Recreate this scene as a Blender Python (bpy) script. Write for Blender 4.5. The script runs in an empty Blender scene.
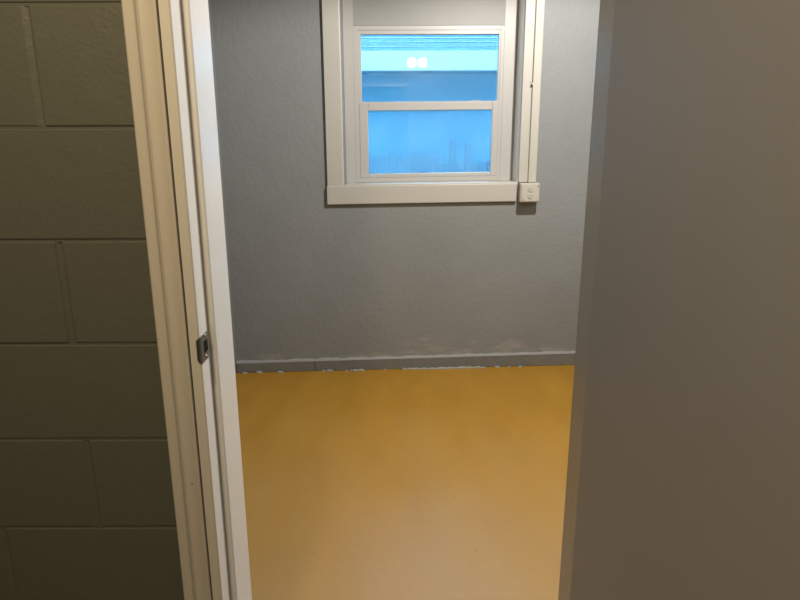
import bpy, bmesh, math, random
from mathutils import Vector, Matrix
random.seed(7)
S = bpy.context.scene
C = S.collection

# ------------------------------------------------------------------ camera
EYE = 1.379
cd = bpy.data.cameras.new('camera')
cd.sensor_width = 36.0
cd.lens = 601.0 / 800.0 * 36.0
cd.clip_start = 0.02
cam = bpy.data.objects.new('camera', cd)
C.objects.link(cam)
cam.matrix_world = (Matrix.Translation((0, 0, EYE))
                    @ Matrix.Rotation(math.radians(90 - 13.9), 4, 'X')
                    @ Matrix.Rotation(math.radians(-0.2), 4, 'Z'))
S.camera = cam

# ------------------------------------------------------------------ sky, lamps, exposure
w = bpy.data.worlds.new('sky')
S.world = w
w.use_nodes = True
bg = w.node_tree.nodes['Background']
bg.inputs['Color'].default_value = (0.25, 0.60, 1.0, 1)
bg.inputs['Strength'].default_value = 14.0


def lamp(name, loc, power, col, rad):
    l = bpy.data.lights.new(name, 'POINT')
    l.energy = power
    l.color = col
    l.shadow_soft_size = rad
    o = bpy.data.objects.new(name, l)
    o.location = loc
    C.objects.link(o)
    return o


rl = bpy.data.lights.new('room_lamp', 'SPOT')      # reflector lamp under the ceiling, throwing its light down
rl.energy = 166
rl.color = (1.0, 0.95, 0.875)
rl.shadow_soft_size = 0.03
rl.spot_size = math.radians(177)
rl.spot_blend = 0.24
ro_ = bpy.data.objects.new('room_lamp', rl)
ro_.location = (0.84, 2.34, 2.52)
C.objects.link(ro_)
lamp('bulb_light', (0.41, 1.44, 2.25), 3.6, (1.0, 0.92, 0.82), 0.045)
lamp('bulb_light', (0.52, 1.44, 2.25), 3.6, (1.0, 0.92, 0.82), 0.045)
lamp('hall_lamp', (-0.46, -0.03, 2.34), 51, (1.0, 0.75, 0.43), 0.06)

S.view_settings.view_transform = 'Standard'
S.view_settings.look = 'None'
S.view_settings.gamma = 1.0
S.view_settings.use_curve_mapping = False
S.view_settings.exposure = 0.0


# ------------------------------------------------------------------ materials
def mat(name, col, rough=0.5, spec=0.5, metal=0.0, bump=(), blotch=None, col2=None):
    """bump: list of (scale, strength, distance); blotch: (scale, low, high) mixes col -> col2"""
    m = bpy.data.materials.new(name)
    m.use_nodes = True
    nt = m.node_tree
    b = nt.nodes['Principled BSDF']
    b.inputs['Base Color'].default_value = (*col, 1)
    b.inputs['Roughness'].default_value = rough
    b.inputs['Specular IOR Level'].default_value = spec
    b.inputs['Metallic'].default_value = metal
    tc = nt.nodes.new('ShaderNodeTexCoord')
    if blotch:
        n = nt.nodes.new('ShaderNodeTexNoise')
        n.inputs['Scale'].default_value = blotch[0]
        n.inputs['Detail'].default_value = 6
        n.inputs['Roughness'].default_value = 0.6
        nt.links.new(tc.outputs['Object'], n.inputs['Vector'])
        r = nt.nodes.new('ShaderNodeValToRGB')
        r.color_ramp.elements[0].position = blotch[1]
        r.color_ramp.elements[1].position = blotch[2]
        r.color_ramp.elements[0].color = (*col, 1)
        r.color_ramp.elements[1].color = (*col2, 1)
        nt.links.new(n.outputs['Fac'], r.inputs['Fac'])
        nt.links.new(r.outputs['Color'], b.inputs['Base Color'])
    prev = None
    for sc, st, di in bump:
        n = nt.nodes.new('ShaderNodeTexNoise')
        n.inputs['Scale'].default_value = sc
        n.inputs['Detail'].default_value = 5
        nt.links.new(tc.outputs['Object'], n.inputs['Vector'])
        bp = nt.nodes.new('ShaderNodeBump')
        bp.inputs['Strength'].default_value = st
        bp.inputs['Distance'].default_value = di
        nt.links.new(n.outputs['Fac'], bp.inputs['Height'])
        if prev:
            nt.links.new(prev.outputs['Normal'], bp.inputs['Normal'])
        prev = bp
    if prev:
        nt.links.new(prev.outputs['Normal'], b.inputs['Normal'])
    return m


M = {}
M['block'] = mat('painted_block', (0.136, 0.146, 0.128), 0.50, 0.4, bump=[(22, 0.16, 0.012), (120, 0.35, 0.003)])
M['plaster'] = mat('grey_plaster', (0.246, 0.258, 0.260), 0.58, 0.35, bump=[(10, 0.16, 0.02), (45, 0.45, 0.006)],
                   blotch=(2.2, 0.35, 0.7), col2=(0.268, 0.279, 0.281))
M['hallgrey'] = mat('hall_grey', (0.16, 0.16, 0.15), 0.6, 0.3)
M['ceiling'] = mat('ceiling_paint', (0.16, 0.16, 0.16), 0.7, 0.2)
M['trim'] = mat('white_gloss_paint', (0.72, 0.70, 0.665), 0.28, 0.5, bump=[(9, 0.1, 0.01), (120, 0.05, 0.002)])
M['jamb'] = mat('white_jamb_paint', (0.82, 0.82, 0.81), 0.25, 0.5, bump=[(14, 0.12, 0.01)])
M['wtrim'] = mat('cream_window_paint', (0.50, 0.48, 0.435), 0.42, 0.4, bump=[(11, 0.2, 0.01), (70, 0.1, 0.003)])
M['vinyl'] = mat('white_frame', (0.49, 0.475, 0.45), 0.38, 0.4)
M['panel'] = mat('dull_panel_paint', (0.33, 0.327, 0.318), 0.5, 0.3, blotch=(3, 0.4, 0.7), col2=(0.36, 0.352, 0.335))
M['raceway'] = mat('cream_raceway', (0.51, 0.485, 0.43), 0.45, 0.4, bump=[(18, 0.2, 0.006)])
M['jamb_shade'] = mat('white_jamb_painted_shade', (0.30, 0.305, 0.31), 0.25, 0.5, bump=[(14, 0.12, 0.01)])  # white jamb on the shaded side, its shade put into the base colour
M['door'] = mat('grey_door_paint', (0.272, 0.280, 0.312), 0.42, 0.35, bump=[(5, 0.05, 0.01)])
M['steel'] = mat('worn_steel', (0.36, 0.38, 0.40), 0.32, 0.5, metal=1.0, bump=[(60, 0.2, 0.003)])
M['dark'] = mat('dark_void', (0.015, 0.014, 0.013), 0.8, 0.1)
M['screw'] = mat('dull_screw', (0.30, 0.28, 0.25), 0.45, 0.5, metal=0.7)
M['base'] = mat('grey_base_paint', (0.190, 0.193, 0.185), 0.5, 0.4, bump=[(20, 0.4, 0.01)],
                blotch=(9, 0.45, 0.75), col2=(0.225, 0.226, 0.217))
M['caulk'] = mat('light_caulk', (0.34, 0.335, 0.325), 0.6, 0.3, bump=[(40, 0.6, 0.01)])
M['filler'] = mat('pale_filler', (0.40, 0.375, 0.30), 0.7, 0.2)
M['hallfloor'] = mat('hall_floor', (0.20, 0.17, 0.12), 0.5, 0.4)


def floor_mat():
    m = mat('ochre_floor_paint', (0.60, 0.285, 0.022), 0.36, 0.5)
    nt = m.node_tree
    b = nt.nodes['Principled BSDF']
    tc = nt.nodes.new('ShaderNodeTexCoord')
    mp = nt.nodes.new('ShaderNodeMapping')
    mp.inputs['Scale'].default_value = (3.2, 1.0, 1)
    mp.inputs['Rotation'].default_value = (0, 0, math.radians(-28))
    nt.links.new(tc.outputs['Object'], mp.inputs['Vector'])
    n = nt.nodes.new('ShaderNodeTexNoise')          # roller strokes
    n.inputs['Scale'].default_value = 2.0
    n.inputs['Detail'].default_value = 7
    nt.links.new(mp.outputs['Vector'], n.inputs['Vector'])
    r = nt.nodes.new('ShaderNodeValToRGB')
    e = r.color_ramp.elements
    e[0].position, e[1].position = 0.30, 0.72
    e[0].color = (0.430, 0.218, 0.017, 1)
    e[1].color = (0.490, 0.255, 0.025, 1)
    nt.links.new(n.outputs['Fac'], r.inputs['Fac'])
    v = nt.nodes.new('ShaderNodeTexVoronoi')        # a few dark specks
    v.inputs['Scale'].default_value = 5.0
    nt.links.new(tc.outputs['Object'], v.inputs['Vector'])
    lt = nt.nodes.new('ShaderNodeMath')
    lt.operation = 'LESS_THAN'
    lt.inputs[1].default_value = 0.030
    nt.links.new(v.outputs['Distance'], lt.inputs[0])
    mx = nt.nodes.new('ShaderNodeMix')
    mx.data_type = 'RGBA'
    mx.inputs[7].default_value = (0.30, 0.16, 0.03, 1)
    nt.links.new(lt.outputs[0], mx.inputs[0])
    nt.links.new(r.outputs['Color'], mx.inputs[6])
    # thin greyish tint, strongest by the doorway and broken up by the roller texture
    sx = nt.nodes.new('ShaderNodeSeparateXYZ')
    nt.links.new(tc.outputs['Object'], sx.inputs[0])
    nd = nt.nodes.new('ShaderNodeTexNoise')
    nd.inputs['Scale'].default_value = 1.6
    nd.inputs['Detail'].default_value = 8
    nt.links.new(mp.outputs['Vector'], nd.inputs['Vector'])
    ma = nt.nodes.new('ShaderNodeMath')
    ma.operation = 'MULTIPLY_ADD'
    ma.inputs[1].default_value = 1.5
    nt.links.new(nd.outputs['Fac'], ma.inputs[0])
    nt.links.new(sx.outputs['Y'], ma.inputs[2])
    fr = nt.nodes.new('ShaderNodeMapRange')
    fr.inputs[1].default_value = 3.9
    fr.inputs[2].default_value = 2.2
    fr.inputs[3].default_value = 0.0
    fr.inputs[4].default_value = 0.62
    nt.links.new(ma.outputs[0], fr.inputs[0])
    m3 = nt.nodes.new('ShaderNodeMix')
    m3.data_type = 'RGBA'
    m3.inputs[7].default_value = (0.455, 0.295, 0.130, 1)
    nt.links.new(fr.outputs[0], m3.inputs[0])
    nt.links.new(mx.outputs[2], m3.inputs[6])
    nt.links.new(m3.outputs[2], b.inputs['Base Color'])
    n2 = nt.nodes.new('ShaderNodeTexNoise')
    n2.inputs['Scale'].default_value = 6
    n2.inputs['Detail'].default_value = 4
    nt.links.new(mp.outputs['Vector'], n2.inputs['Vector'])
    mr = nt.nodes.new('ShaderNodeMapRange')
    mr.inputs[3].default_value = 0.34
    mr.inputs[4].default_value = 0.55
    nt.links.new(n2.outputs['Fac'], mr.inputs[0])
    nt.links.new(mr.outputs[0], b.inputs['Roughness'])
    n3 = nt.nodes.new('ShaderNodeTexNoise')
    n3.inputs['Scale'].default_value = 30
    n3.inputs['Detail'].default_value = 4
    nt.links.new(tc.outputs['Object'], n3.inputs['Vector'])
    bp = nt.nodes.new('ShaderNodeBump')
    bp.inputs['Strength'].default_value = 0.12
    bp.inputs['Distance'].default_value = 0.01
    nt.links.new(n3.outputs['Fac'], bp.inputs['Height'])
    nt.links.new(bp.outputs['Normal'], b.inputs['Normal'])
    return m


def scuffed_plaster():
    """pale scraped patches low on the plaster, where the old base trim was pulled off"""
    m = M['plaster'].copy()
    m.name = 'scuffed_plaster'
    nt = m.node_tree
    b = nt.nodes['Principled BSDF']
    old = b.inputs['Base Color'].links[0].from_socket
    tc = next(n for n in nt.nodes if n.type == 'TEX_COORD')
    mp = nt.nodes.new('ShaderNodeMapping')
    mp.inputs['Scale'].default_value = (1.0, 1.0, 3.5)
    nt.links.new(tc.outputs['Object'], mp.inputs['Vector'])
    n = nt.nodes.new('ShaderNodeTexNoise')
    n.inputs['Scale'].default_value = 3.4
    n.inputs['Detail'].default_value = 9
    n.inputs['Roughness'].default_value = 0.65
    nt.links.new(mp.outputs['Vector'], n.inputs['Vector'])
    sx = nt.nodes.new('ShaderNodeSeparateXYZ')
    nt.links.new(tc.outputs['Object'], sx.inputs[0])
    ma = nt.nodes.new('ShaderNodeMath')              # patches only near the floor
    ma.operation = 'MULTIPLY_ADD'
    ma.inputs[1].default_value = -0.9
    nt.links.new(sx.outputs['Z'], ma.inputs[0])
    nt.links.new(n.outputs['Fac'], ma.inputs[2])
    mr = nt.nodes.new('ShaderNodeMapRange')
    mr.inputs[1].default_value = 0.42
    mr.inputs[2].default_value = 0.50
    mr.inputs[3].default_value = 0.0
    mr.inputs[4].default_value = 0.6
    nt.links.new(ma.outputs[0], mr.inputs[0])
    mx = nt.nodes.new('ShaderNodeMix')
    mx.data_type = 'RGBA'
    mx.inputs[7].default_value = (0.36, 0.345, 0.325, 1)
    nt.links.new(mr.outputs[0], mx.inputs[0])
    nt.links.new(old, mx.inputs[6])
    nt.links.new(mx.outputs[2], b.inputs['Base Color'])
    return m


M['scuffed'] = scuffed_plaster()
M['floor'] = floor_mat()


def glass_mat(name, haze):
    m = bpy.data.materials.new(name)
    m.use_nodes = True
    nt = m.node_tree
    nt.nodes.clear()
    out = nt.nodes.new('ShaderNodeOutputMaterial')
    tr = nt.nodes.new('ShaderNodeBsdfTransparent')
    tr.inputs['Color'].default_value = (0.93, 0.97, 0.97, 1)
    gl = nt.nodes.new('ShaderNodeBsdfGlossy')
    gl.inputs['Roughness'].default_value = 0.02
    fr = nt.nodes.new('ShaderNodeFresnel')
    fr.inputs['IOR'].default_value = 1.5
    mx = nt.nodes.new('ShaderNodeMixShader')
    nt.links.new(fr.outputs[0], mx.inputs[0])
    nt.links.new(tr.outputs[0], mx.inputs[1])
    nt.links.new(gl.outputs[0], mx.inputs[2])
    # dust and smears that scatter the daylight
    tl = nt.nodes.new('ShaderNodeBsdfTranslucent')
    tl.inputs['Color'].default_value = (0.8, 0.8, 0.8, 1)
    tc = nt.nodes.new('ShaderNodeTexCoord')
    n = nt.nodes.new('ShaderNodeTexNoise')
    n.inputs['Scale'].default_value = 9
    n.inputs['Detail'].default_value = 8
    nt.links.new(tc.outputs['Object'], n.inputs['Vector'])
    mr = nt.nodes.new('ShaderNodeMapRange')
    mr.inputs[1].default_value = 0.40
    mr.inputs[2].default_value = 0.75
    mr.inputs[3].default_value = haze * 0.8
    mr.inputs[4].default_value = haze * 1.4
    nt.links.new(n.outputs['Fac'], mr.inputs[0])
    m2 = nt.nodes.new('ShaderNodeMixShader')
    nt.links.new(mr.outputs[0], m2.inputs[0])
    nt.links.new(mx.outputs[0], m2.inputs[1])
    nt.links.new(tl.outputs[0], m2.inputs[2])
    nt.links.new(m2.outputs[0], out.inputs['Surface'])
    return m


M['glass'] = glass_mat('pane_glass', 0.04)
M['glass_dusty'] = glass_mat('dusty_pane_glass', 0.09)
M['stucco'] = mat('pale_blue_stucco', (0.024, 0.122, 0.165), 0.8, 0.1, bump=[(8, 0.3, 0.02)],
                  blotch=(0.9, 0.35, 0.65), col2=(0.028, 0.131, 0.174))
M['fascia'] = mat('white_fascia', (0.271, 0.297, 0.284), 0.4, 0.4)
M['shingle'] = mat('blue_grey_shingle', (0.034, 0.074, 0.115), 0.8, 0.1, bump=[(14, 0.15, 0.02)],
                   blotch=(3.5, 0.35, 0.65), col2=(0.043, 0.086, 0.127))
M['board'] = mat('weathered_board', (0.027, 0.080, 0.110), 0.8, 0.1, bump=[(20, 0.3, 0.01)])
M['soil'] = mat('yard_ground', (0.20, 0.26, 0.27), 0.9, 0.1)


# ------------------------------------------------------------------ mesh helpers
def link(name, bm, m, parent=None, smooth=False):
    me = bpy.data.meshes.new(name)
    bmesh.ops.recalc_face_normals(bm, faces=bm.faces)
    bm.to_mesh(me)
    bm.free()
    for mm in (m if isinstance(m, (list, tuple)) else [m]):
        me.materials.append(mm)
    if smooth:
        for p in me.polygons:
            p.use_smooth = True
    o = bpy.data.objects.new(name, me)
    C.objects.link(o)
    if parent:
        o.parent = parent
    return o


def ident(p):
    return p


def backwall(p):
    """local (u along the back wall, v depth behind its face, z) -> world; the wall runs slightly askew"""
    u, v, z = p
    return (u, 3.715 + 0.056 * u + v, z)


def sill(p):
    """same, for the window that was set a touch out of level"""
    u, v, z = p
    u *= 1.0172
    return (u, 3.715 + 0.056 * u + v, EYE + (z - EYE) * 1.0172 + 0.0095 * (u - 0.14))


def box(bm, a, b, fn=ident, bevel=0.0, seg=2):
    x0, y0, z0 = a
    x1, y1, z1 = b
    g = bmesh.ops.create_cube(bm, size=1.0)
    vs = g['verts']
    for v in vs:
        v.co = Vector(((x0 + x1) / 2 + v.co.x * (x1 - x0), (y0 + y1) / 2 + v.co.y * (y1 - y0),
                       (z0 + z1) / 2 + v.co.z * (z1 - z0)))
    if bevel > 0:
        es = list({e for v in vs for e in v.link_edges})
        r = bmesh.ops.bevel(bm, geom=es, offset=bevel, segments=seg, affect='EDGES', profile=0.5)
        vs = list({v for f in r['faces'] for v in f.verts} | {v for v in vs if v.is_valid})
    seen = set()
    stack = list(vs)
    while stack:                                   # everything connected to this box
        v = stack.pop()
        if v in seen:
            continue
        seen.add(v)
        stack += [e.other_vert(v) for e in v.link_edges]
    for v in seen:
        v.co = Vector(fn(tuple(v.co)))
    return bm


def prism(bm, pts, lo, hi, axis='Z', fn=ident):
    """closed profile pts extruded from lo to hi"""
    def P(a, b, t):
        return {'Z': (a, b, t), 'X': (t, a, b), 'Y': (a, t, b)}[axis]
    A = [bm.verts.new(fn(P(a, b, lo))) for a, b in pts]
    B = [bm.verts.new(fn(P(a, b, hi))) for a, b in pts]
    n = len(pts)
    for i in range(n):
        j = (i + 1) % n
        bm.faces.new((A[i], A[j], B[j], B[i]))
    bm.faces.new(A[::-1])
    bm.faces.new(B)
    return bm


def cyl(bm, c, r, d, axis='Y', seg=20, r2=None, fn=ident):
    g = bmesh.ops.create_cone(bm, cap_ends=True, segments=seg, radius1=r, radius2=r if r2 is None else r2, depth=d)
    R = {'Z': Matrix.Identity(4), 'Y': Matrix.Rotation(math.radians(90), 4, 'X'),
         'X': Matrix.Rotation(math.radians(90), 4, 'Y')}[axis]
    for v in g['verts']:
        v.co = Vector(fn(tuple(Vector(c) + (R @ v.co.to_4d()).to_3d())))
    return bm


def empty(name, loc=(0, 0, 0)):
    o = bpy.data.objects.new(name, None)
    o.location = loc
    o.empty_display_size = 0.05
    C.objects.link(o)
    return o


def tag(o, label, cat, group=None, kind=None):
    o['label'] = label
    o['category'] = cat
    if group:
        o['group'] = group
    if kind:
        o['kind'] = kind
    return o


def adopt(root, *kids):
    for k in kids:
        k.parent = root
        k.matrix_parent_inverse = Matrix.Translation(-root.location)


def struct(o, label, cat):
    return tag(o, label, cat, kind='structure')


NB = bmesh.new

# ------------------------------------------------------------------ room shell
YF = 1.118                  # hall face of the block wall
YR = 1.270                  # its room face
XL, XR = -0.405, 0.425      # rough opening
HEAD = 2.07
CEIL = 2.60

bm = NB()
prism(bm, [(-1.06, 1.19), (1.9, 1.19), (1.9, 4.1), (-1.06, 4.1)], -0.06, 0.0)
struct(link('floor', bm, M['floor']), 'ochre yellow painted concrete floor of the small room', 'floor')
bm = NB()
box(bm, (-1.75, -1.6, -0.06), (1.62, 1.19, 0.0))
struct(link('floor_hall', bm, M['hallfloor']), 'dull painted floor on the near side of the doorway', 'floor')
bm = NB()
box(bm, (-1.75, -1.6, CEIL), (1.9, 4.15, CEIL + 0.06))
struct(link('ceiling', bm, M['ceiling']), 'plain pale ceiling over room and passage', 'ceiling')


def block_wall():
    bm = NB()
    x0, x1 = -1.66, 1.92
    # core with the doorway left open
    for a, b in (((x0, YF + 0.007, 0), (XL, YR, CEIL)), ((XR, YF + 0.007, 0), (x1, YR, CEIL)),
                 ((XL, YF + 0.007, HEAD), (XR, YR, CEIL))):
        box(bm, a, b)
    c = 0.2032
    L = 0.4064
    for r in range(13):
        z0, z1 = r * c + 0.0025, min((r + 1) * c - 0.0025, CEIL)
        off = -0.639 if r % 2 == 1 else -0.639 + L / 2
        k = -4
        while True:
            a = off + k * L + 0.0065
            b = a + L - 0.013
            k += 1
            if a > 1.5:
                break
            spans = [(max(a, x0), min(b, 1.52))]
            if z1 <= HEAD + 0.05:
                t = []
                for p, q in spans:
                    if p < XL:
                        t.append((p, min(q, XL)))
                    if q > XR:
                        t.append((max(p, XR), q))
                spans = t
            for p, q in spans:
                if q - p > 0.02:
                    j = random.uniform(-0.0006, 0.0006)
                    box(bm, (p, YF + j, z0), (q, YF + 0.02, z1), bevel=0.0020, seg=2)
                    if p > x0 + 0.01 and abs(p - XR) > 0.01:      # shallow raked head joint, clogged with paint
                        m_ = p - 0.0065
                        d_ = random.uniform(0.0035, 0.0050)
                        prism(bm, [(m_ - 0.0085, YF + 0.008), (m_ - 0.0085, YF + 0.0008), (m_ + 0.0015, YF + d_),
                                   (m_ + 0.0035, YF + d_), (m_ + 0.0075, YF + 0.0008), (m_ + 0.0075, YF + 0.008)],
                              z0, z1)
        if r:                                                    # bed joint under this course
            for p, q in ((x0, XL), (XR, 1.52)) if z1 <= HEAD + 0.05 else ((x0, 1.52),):
                box(bm, (p, YF + 0.0022, z0 - 0.006), (q, YF + 0.012, z0 + 0.001))
    return bm


struct(link('wall_front', block_wall(), M['block']), 'olive grey painted concrete block wall left of the doorway', 'wall')

# back wall with the window hole
WU0, WU1, WZ0, WZ1 = -0.3355, 0.7245, 1.187, 2.37
TH = 0.30
bm = NB()
x0, x1 = -1.06, 1.9
for a, b in (((x0, 0, 0), (WU0, TH, CEIL)), ((WU1, 0, 0), (x1, TH, CEIL)),
             ((WU0, 0, 0), (WU1, TH, WZ0 - 0.012)), ((WU0, 0, WZ1), (WU1, TH, CEIL))):
    box(bm, a, b, backwall)
struct(link('wall_back', bm, M['scuffed']), 'lumpy grey plastered back wall under and around the window', 'wall')
bm = NB()
box(bm, (-1.16, YR, 0), (-1.052, 3.70, CEIL))
struct(link('wall_left', bm, M['plaster']), 'grey side wall of the room behind the door frame', 'wall')
bm = NB()
box(bm, (1.82, YR, 0), (1.92, 3.90, CEIL))
struct(link('wall_right', bm, M['plaster']), 'grey side wall of the room behind the open door', 'wall')
bm = NB()
box(bm, (-1.75, -1.6, 0), (-1.65, YF + 0.1, CEIL))
struct(link('wall_hall_left', bm, M['hallgrey']), 'left side wall of the passage', 'wall')
bm = NB()
box(bm, (1.52, -1.6, 0), (1.62, YF + 0.1, CEIL))
struct(link('wall_hall_right', bm, M['hallgrey']), 'right side wall of the passage', 'wall')
bm = NB()
box(bm, (-1.65, -1.6, 0), (1.52, -1.5, CEIL))
struct(link('wall_hall_back', bm, M['hallgrey']), 'end wall of the passage', 'wall')

# baseboard at the back: two boards with a butt joint, a caulk bead on top and crumbs of filler at the floor


def slope(p):
    u, v, z = p
    return (u, 3.715 + 0.056 * u + v, z + (0.0085 * (u + 1.0)) * (1 if z > 0.02 else 0))


bm = NB()
box(bm, (-1.05, -0.022, 0.0), (-0.553, 0.0, 0.066), slope, bevel=0.004)
box(bm, (-0.550, -0.020, 0.0), (1.815, 0.0, 0.067), slope, bevel=0.004)
bb = struct(link('baseboard_back', bm, M['base']), 'grey painted low baseboard along the back wall', 'baseboard')
bm = NB()
n = 90
prev = None
rows = []
for i in range(n + 1):
    u = -1.05 + 2.86 * i / n
    t = 0.5 + 0.5 * math.sin(i * 1.7) * math.sin(i * 0.61 + 1)
    h = 0.002 + 0.009 * t + random.uniform(0, 0.004)
    prof = [(-0.021, 0.064), (-0.016, 0.067 + h * 0.5), (-0.004, 0.067 + h * 0.9), (0.002, 0.068 + h)]
    rows.append([bm.verts.new(slope((u, a, b))) for a, b in prof])
for a, b in zip(rows, rows[1:]):
    for k in range(3):
        bm.faces.new((a[k], a[k + 1], b[k + 1], b[k]))
o = link('caulk_bead', bm, M['caulk'], bb, smooth=True)
bm = NB()
for k in range(108):
    if k < 90:
        u = random.gauss(0.30, 0.13)
    else:
        u = random.uniform(-1.0, 0.9)
    r = random.uniform(0.005, 0.015)
    g = bmesh.ops.create_icosphere(bm, subdivisions=1, radius=r)
    c = Vector(backwall((u, -0.026 - random.uniform(0, 0.012), r * 0.25)))
    for v in g['verts']:
        v.co = Vector((v.co.x * 1.8, v.co.y * 0.9, v.co.z * 0.7)) + c
crumb = link('filler_crumbs', bm, M['filler'], bb)
crumb['kind'] = 'stuff'
crumb['label'] = 'whitish filler crumbs at the foot of the baseboard'

# ------------------------------------------------------------------ door frame
FY0, FY1 = 1.098, YR + 0.004   # front edge, room edge
RAB = 1.154                    # end of the rabbet
JX = -0.4036
bm = NB()
# hall side rabbet, then the stop; profile seen from above
prism(bm, [(JX, FY0), (-0.387, FY0), (-0.384, FY0 + 0.003), (-0.384, RAB), (-0.373, RAB), (-0.370, RAB + 0.004),
           (-0.370, FY1 - 0.004), (-0.373, FY1), (JX, FY1)], 0.0, 2.062)
jl = struct(link('trim_1', bm, M['jamb']), 'glossy white rebated door jamb carrying the steel strike plate', 'door frame')
bm = NB()
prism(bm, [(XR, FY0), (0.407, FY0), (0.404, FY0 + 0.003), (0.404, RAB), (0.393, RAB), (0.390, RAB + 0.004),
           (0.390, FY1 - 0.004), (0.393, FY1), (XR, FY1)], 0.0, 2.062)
struct(link('trim_2', bm, M['jamb_shade']), 'white door jamb, its shade painted in as grey, peeping past the grey door edge', 'door frame')
bm = NB()
prism(bm, [(FY0, 2.070), (FY0, 2.049), (RAB, 2.049), (RAB, 2.035), (FY1, 2.035), (FY1, 2.070)], XL, XR, 'X')
struct(link('trim_3', bm, M['jamb']), 'head jamb across the top of the doorway', 'door frame')

# moulded casing profile: (offset from the outer edge towards the opening, projection from the wall)
PROF = [(0.0, 0.0), (0.0, 0.022), (0.003, 0.025), (0.0175, 0.025), (0.0205, 0.0235), (0.0220, 0.0175), (0.0250, 0.0140),
        (0.031, 0.0130), (0.038, 0.0142), (0.046, 0.0175), (0.0520, 0.0215), (0.0560, 0.0225), (0.0573, 0.0215),
        (0.0580, 0.0150), (0.0580, 0.0)]


def casing(outer, sgn, name, label):
    pts = [(outer + sgn * a, YF - b) for a, b in PROF]
    bm = NB()
    prism(bm, pts, 0.0, HEAD + 0.08)
    return struct(link(name, bm, M['trim']), label, 'door casing')


casing(-0.4645, 1, 'trim_4', 'cream white moulded door casing against the olive block wall')
casing(0.4885, -1, 'trim_5', 'moulded door casing hidden behind the open grey door')
bm = NB()
prism(bm, [(YF - b, HEAD + 0.0585 - a + 0.02) for a, b in PROF], -0.4685, 0.4885, 'X')
struct(link('trim_6', bm, M['trim']), 'moulded casing over the doorway', 'door casing')


# strike plate let into the rabbet face, its lip curling round the front edge
def strike():
    zc = 1.009
    h = 0.0265
    bm = NB()
    path = []
    # from the back of the rabbet to the front, then curling over the jamb edge
    path += [(-0.3828, RAB - 0.010), (-0.3828, FY0 + 0.004)]
    for k in range(1, 7):
        a = k / 6 * math.radians(78)
        path.append((-0.3828 - 0.0085 * (1 - math.cos(a)), FY0 + 0.004 - 0.0085 * math.sin(a)))
    th = 0.0016
    rows = []
    for i, (x, y) in enumerate(path):
        j0, j1 = max(i - 1, 0), min(i + 1, len(path) - 1)
        t = Vector((path[j1][0] - path[j0][0], path[j1][1] - path[j0][1]))
        t.normalize()
        nx, ny = t.y, -t.x
        if nx < 0 and i < 3:
            nx, ny = -nx, -ny
        hh = h * (0.62 + 0.38 * math.cos((i - 1) / 6 * 1.2)) if i > 1 else h
        rows.append([bm.verts.new((x, y, zc - hh)), bm.verts.new((x, y, zc + hh)),
                     bm.verts.new((x + abs(nx) * th, y - abs(ny) * th, zc + hh)),
                     bm.verts.new((x + abs(nx) * th, y - abs(ny) * th, zc - hh))])
    for a, b in zip(rows, rows[1:]):
        for k in range(4):
            l = (k + 1) % 4
            bm.faces.new((a[k], a[l], b[l], b[k]))
    bm.faces.new(rows[0])
    bm.faces.new(rows[-1][::-1])
    sp = link('strike_plate', bm, M['steel'], jl)
    sp['label'] = 'small dull steel strike plate'
    bm = NB()
    box(bm, (-0.3822, 1.112, zc - 0.011), (-0.3806, 1.134, zc + 0.013), bevel=0.0006)
    hole = link('latch_hole', bm, M['dark'], sp)
    hole['label'] = 'dark latch hole'
    for dz in (-0.021, 0.022):
        bm = NB()
        cyl(bm, (-0.3806, 1.123, zc + dz), 0.0042, 0.0016, 'X', 14, 0.003)
        link('screw', bm, M['screw'], sp)


strike()
bm = NB()
cyl(bm, (-0.4260, YF - 0.0135, 0.720), 0.0022, 0.002, 'Y', 10)
nh = link('nail_hole', bm, M['dark'], bpy.data.objects['trim_4'])
nh['label'] = 'tiny dark nail hole'

# ------------------------------------------------------------------ the open door: flush slab swung out to the right
DT = 0.044
bm = NB()
box(bm, (-DT, -0.782, 0.008), (0.0, -0.004, 2.043), bevel=0.0022, seg=3)
dr = struct(link('door_1', bm, M['door']), 'smooth grey flush door swung open beside the doorway', 'door')
dr.location = (0.4035, FY0 - 0.002, 0)
dr.rotation_euler = (0, 0, math.radians(0.8))
for z in (0.22, 1.05, 1.82):
    bm = NB()
    cyl(bm, (0.006, 0.002, z), 0.006, 0.09, 'Z', 14)
    box(bm, (-0.036, -0.0046, z - 0.044), (0.002, -0.0030, z + 0.044))
    link('hinge', bm, M['steel'], dr)

# ------------------------------------------------------------------ window
win = empty('window_1', (0.19, 3.66, 1.19))
struct(win, 'white sash window deep in the back wall with blue daylight outside', 'window')
D = 0.185
parts = []
# casing boards on the wall face
bm = NB()
box(bm, (-0.427, -0.020, 1.184), (-0.331, 0.0, 2.40), sill, bevel=0.004)
parts.append(link('side_casing', bm, M['wtrim']))
bm = NB()
box(bm, (0.713, -0.020, 1.190), (0.800, 0.0, 2.40), sill, bevel=0.004)
parts.append(link('side_casing', bm, M['wtrim']))
bm = NB()
box(bm, (-0.331, -0.020, 2.345), (0.713, 0.0, 2.40), sill, bevel=0.004)
parts.append(link('head_casing', bm, M['wtrim']))
bm = NB()
box(bm, (-0.431, -0.027, 1.077), (0.705, 0.0, 1.186), sill, bevel=0.005)
parts.append(link('apron', bm, M['wtrim']))
bm = NB()
box(bm, (-0.329, -0.024, 1.172), (0.711, 0.262, 1.193), sill, bevel=0.003)
parts.append(link('stool', bm, M['wtrim']))
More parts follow.
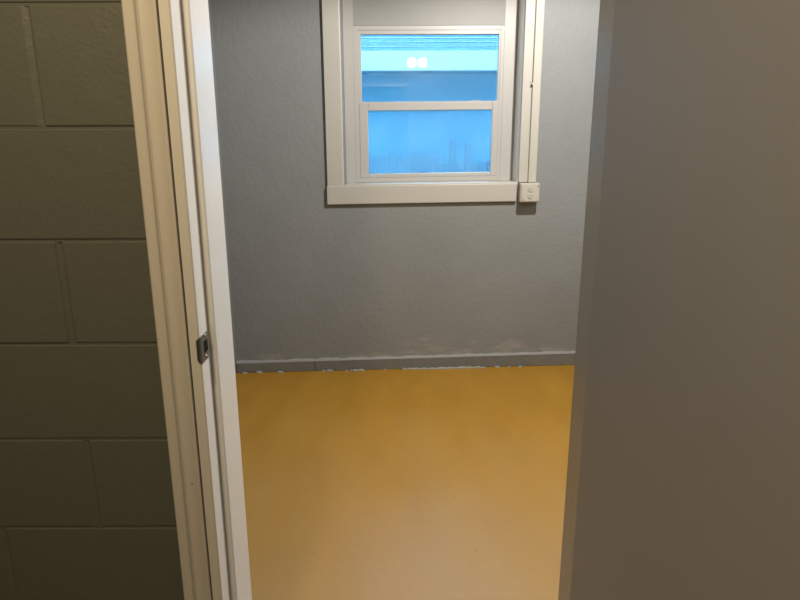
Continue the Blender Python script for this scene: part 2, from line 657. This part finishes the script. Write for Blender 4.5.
# reveal linings
bm = NB()
box(bm, (-0.338, -0.002, 1.19), (-0.330, 0.262, 2.355), sill)
box(bm, (0.712, -0.002, 1.19), (0.720, 0.262, 2.355), sill)
box(bm, (-0.33, -0.002, 2.343), (0.712, 0.262, 2.358), sill)
parts.append(link('reveal_lining', bm, M['jamb']))
# blind boards around the sash frame and the filled-in head
bm = NB()
box(bm, (-0.330, D, 1.193), (-0.2705, D + 0.045, 2.344), sill, bevel=0.0008)
parts.append(link('side_board', bm, M['vinyl']))
bm = NB()
box(bm, (0.6315, D, 1.193), (0.712, D + 0.045, 2.344), sill, bevel=0.0008)
parts.append(link('side_board', bm, M['vinyl']))
bm = NB()
box(bm, (-0.2705, D, 2.102), (0.6315, D + 0.045, 2.344), sill, bevel=0.0008)
parts.append(link('head_panel', bm, M['panel']))


def frame(bm, u0, u1, z0, z1, g, v0, v1, bev=0.003):
    """rectangular frame whose inner opening is g = (u0,u1,z0,z1); the four bars are mitred by overlap-free butts"""
    a0, a1, b0, b1 = g
    box(bm, (u0, v0, z0), (a0, v1, z1), sill, bevel=bev)
    box(bm, (a1, v0, z0), (u1, v1, z1), sill, bevel=bev)
    box(bm, (a0, v0, z0), (a1, v1, b0), sill, bevel=bev)
    box(bm, (a0, v0, b1), (a1, v1, z1), sill, bevel=bev)


bm = NB()
frame(bm, -0.270, 0.631, 1.194, 2.101, (-0.243, 0.611, 1.222, 2.077), D + 0.001, D + 0.06, 0.0008)
parts.append(link('window_frame', bm, M['vinyl']))
bm = NB()
frame(bm, -0.243, 0.611, 1.640, 2.077, (-0.228, 0.600, 1.674, 2.055), D + 0.006, D + 0.055, 0.001)
us = link('upper_sash', bm, M['vinyl'])
bm = NB()
box(bm, (-0.229, D + 0.042, 1.673), (0.601, D + 0.046, 2.056), sill)
gl = link('pane', bm, M['glass'], us)
gl['label'] = 'upper pane with the neighbouring eave behind it'
parts.append(us)
bm = NB()
frame(bm, -0.243, 0.611, 1.222, 1.668, (-0.191, 0.571, 1.247, 1.621), D - 0.002, D + 0.028, 0.004)
ls = link('lower_sash', bm, M['vinyl'])
bm = NB()
box(bm, (-0.192, D + 0.012, 1.246), (0.572, D + 0.016, 1.622), sill)
gl = link('pane', bm, M['glass_dusty'], ls)
gl['label'] = 'lower pane, dusty, even blue'
bm = NB()
box(bm, (0.440, D + 0.004, 1.668), (0.490, D + 0.026, 1.678), sill, bevel=0.002)
lk = link('sash_lock', bm, M['vinyl'], ls)
parts.append(ls)
adopt(win, *parts)

# ------------------------------------------------------------------ surface wiring: conduit run and outlet box
rw = empty('wiring_conduit', (0.793, 3.67, 1.19))
bm = NB()
box(bm, (0.768, -0.046, 1.188), (0.816, -0.0205, 2.40), sill, bevel=0.006, seg=3)
ch = link('channel', bm, M['raceway'])
bm = NB()
box(bm, (0.760, -0.047, 1.742), (0.776, -0.0205, 1.752), sill, bevel=0.002)
box(bm, (0.757, -0.024, 1.735), (0.769, -0.0205, 1.760), sill, bevel=0.001)
st = link('strap', bm, M['raceway'])
for z in (1.738, 1.757):
    bm = NB()
    cyl(bm, (0.763, -0.025, z), 0.0045, 0.003, 'Y', 12, fn=sill)
    link('screw', bm, M['screw'], st)
adopt(rw, ch, st)
tag(rw, 'cream painted conduit running down the right edge of the window casing', 'conduit')

ob = empty('outlet_box', (0.775, 3.69, 1.08))
bm = NB()
box(bm, (0.716, -0.080, 1.074), (0.834, 0.0, 1.187), sill, bevel=0.007, seg=3)
bx = link('box_body', bm, M['raceway'])
bm = NB()
box(bm, (0.722, -0.0845, 1.080), (0.828, -0.080, 1.181), sill, bevel=0.004)
cv = link('cover_plate', bm, M['raceway'])
for z in (1.112, 1.152):
    bm = NB()
    cyl(bm, (0.777, -0.0865, z), 0.0165, 0.005, 'Y', 28, 0.0150, fn=sill)
    rc = link('receptacle', bm, M['raceway'], cv)
    for du in (-0.006, 0.006):
        bm = NB()
        box(bm, (0.777 + du - 0.0009, -0.0898, z - 0.001), (0.777 + du + 0.0009, -0.0885, z + 0.007), sill)
        link('slot', bm, M['dark'], rc)
for u, z in ((0.734, 1.090), (0.822, 1.170)):
    bm = NB()
    cyl(bm, (u, -0.0852, z), 0.0042, 0.002, 'Y', 12, fn=sill)
    link('screw', bm, M['screw'], cv)
adopt(ob, bx, cv)
tag(ob, 'square cream outlet box at the lower right corner of the window', 'electrical outlet')

# ------------------------------------------------------------------ outside
YN = 6.3
bm = NB()
box(bm, (-7, 4.2, -0.1), (7, 16, 0.0))
struct(link('ground', bm, M['soil']), 'yard ground between the two buildings', 'ground')
nb = empty('neighbouring_house', (0.5, YN, 0))
bm = NB()
box(bm, (-5, YN, 0), (5, YN + 4, 2.14))
hw = link('house_wall', bm, M['stucco'])
bm = NB()
# soffit with a shallow frieze, then the fascia board in front of it
box(bm, (-5.2, YN - 0.42, 2.12), (5.2, YN, 2.14))
sf = link('soffit', bm, M['stucco'])
bm = NB()
box(bm, (-5.2, YN - 0.46, 2.095), (5.2, YN - 0.42, 2.262), bevel=0.006)
fa = link('fascia', bm, M['fascia'])
# shingled slope rising from the fascia, course by course
bm = NB()
pitch = math.radians(24)
y, z = YN - 0.462, 2.262
for k in range(22):
    dy, dz = 0.15 * math.cos(pitch), 0.15 * math.sin(pitch)
    prism(bm, [(y, z), (y, z + 0.005), (y + dy + 0.03, z + dz + 0.004), (y + dy + 0.03, z + dz)], -5.3, 5.3, 'X')
    y += dy
    z += dz
ro = link('roof', bm, M['shingle'])
adopt(nb, hw, sf, fa, ro)
tag(nb, 'neighbouring building with white fascia and shingled roof outside the window', 'building')

fn = empty('board_fence', (0.3, 5.6, 0))
kids = []
us_ = [(-0.37 + 0.0685 * k) for k in range(21)]
for k, u in enumerate(us_):
    h = (1.355 if k < 11 else 1.295) + random.uniform(-0.028, 0.022)
    if k == 12:
        h = 1.485
    if k == 14:
        h = 1.45
    bm = NB()
    box(bm, (u, 5.6, 0), (u + 0.066, 5.622, h), bevel=0.004)
    kids.append(link('board', bm, M['board']))
for z in (0.25, 1.00):
    bm = NB()
    box(bm, (-0.4, 5.622, z), (1.08, 5.66, z + 0.07), bevel=0.004)
    kids.append(link('rail', bm, M['board']))
adopt(fn, *kids)
tag(fn, 'low ragged fence of uneven boards seen faintly through the lower pane', 'fence')
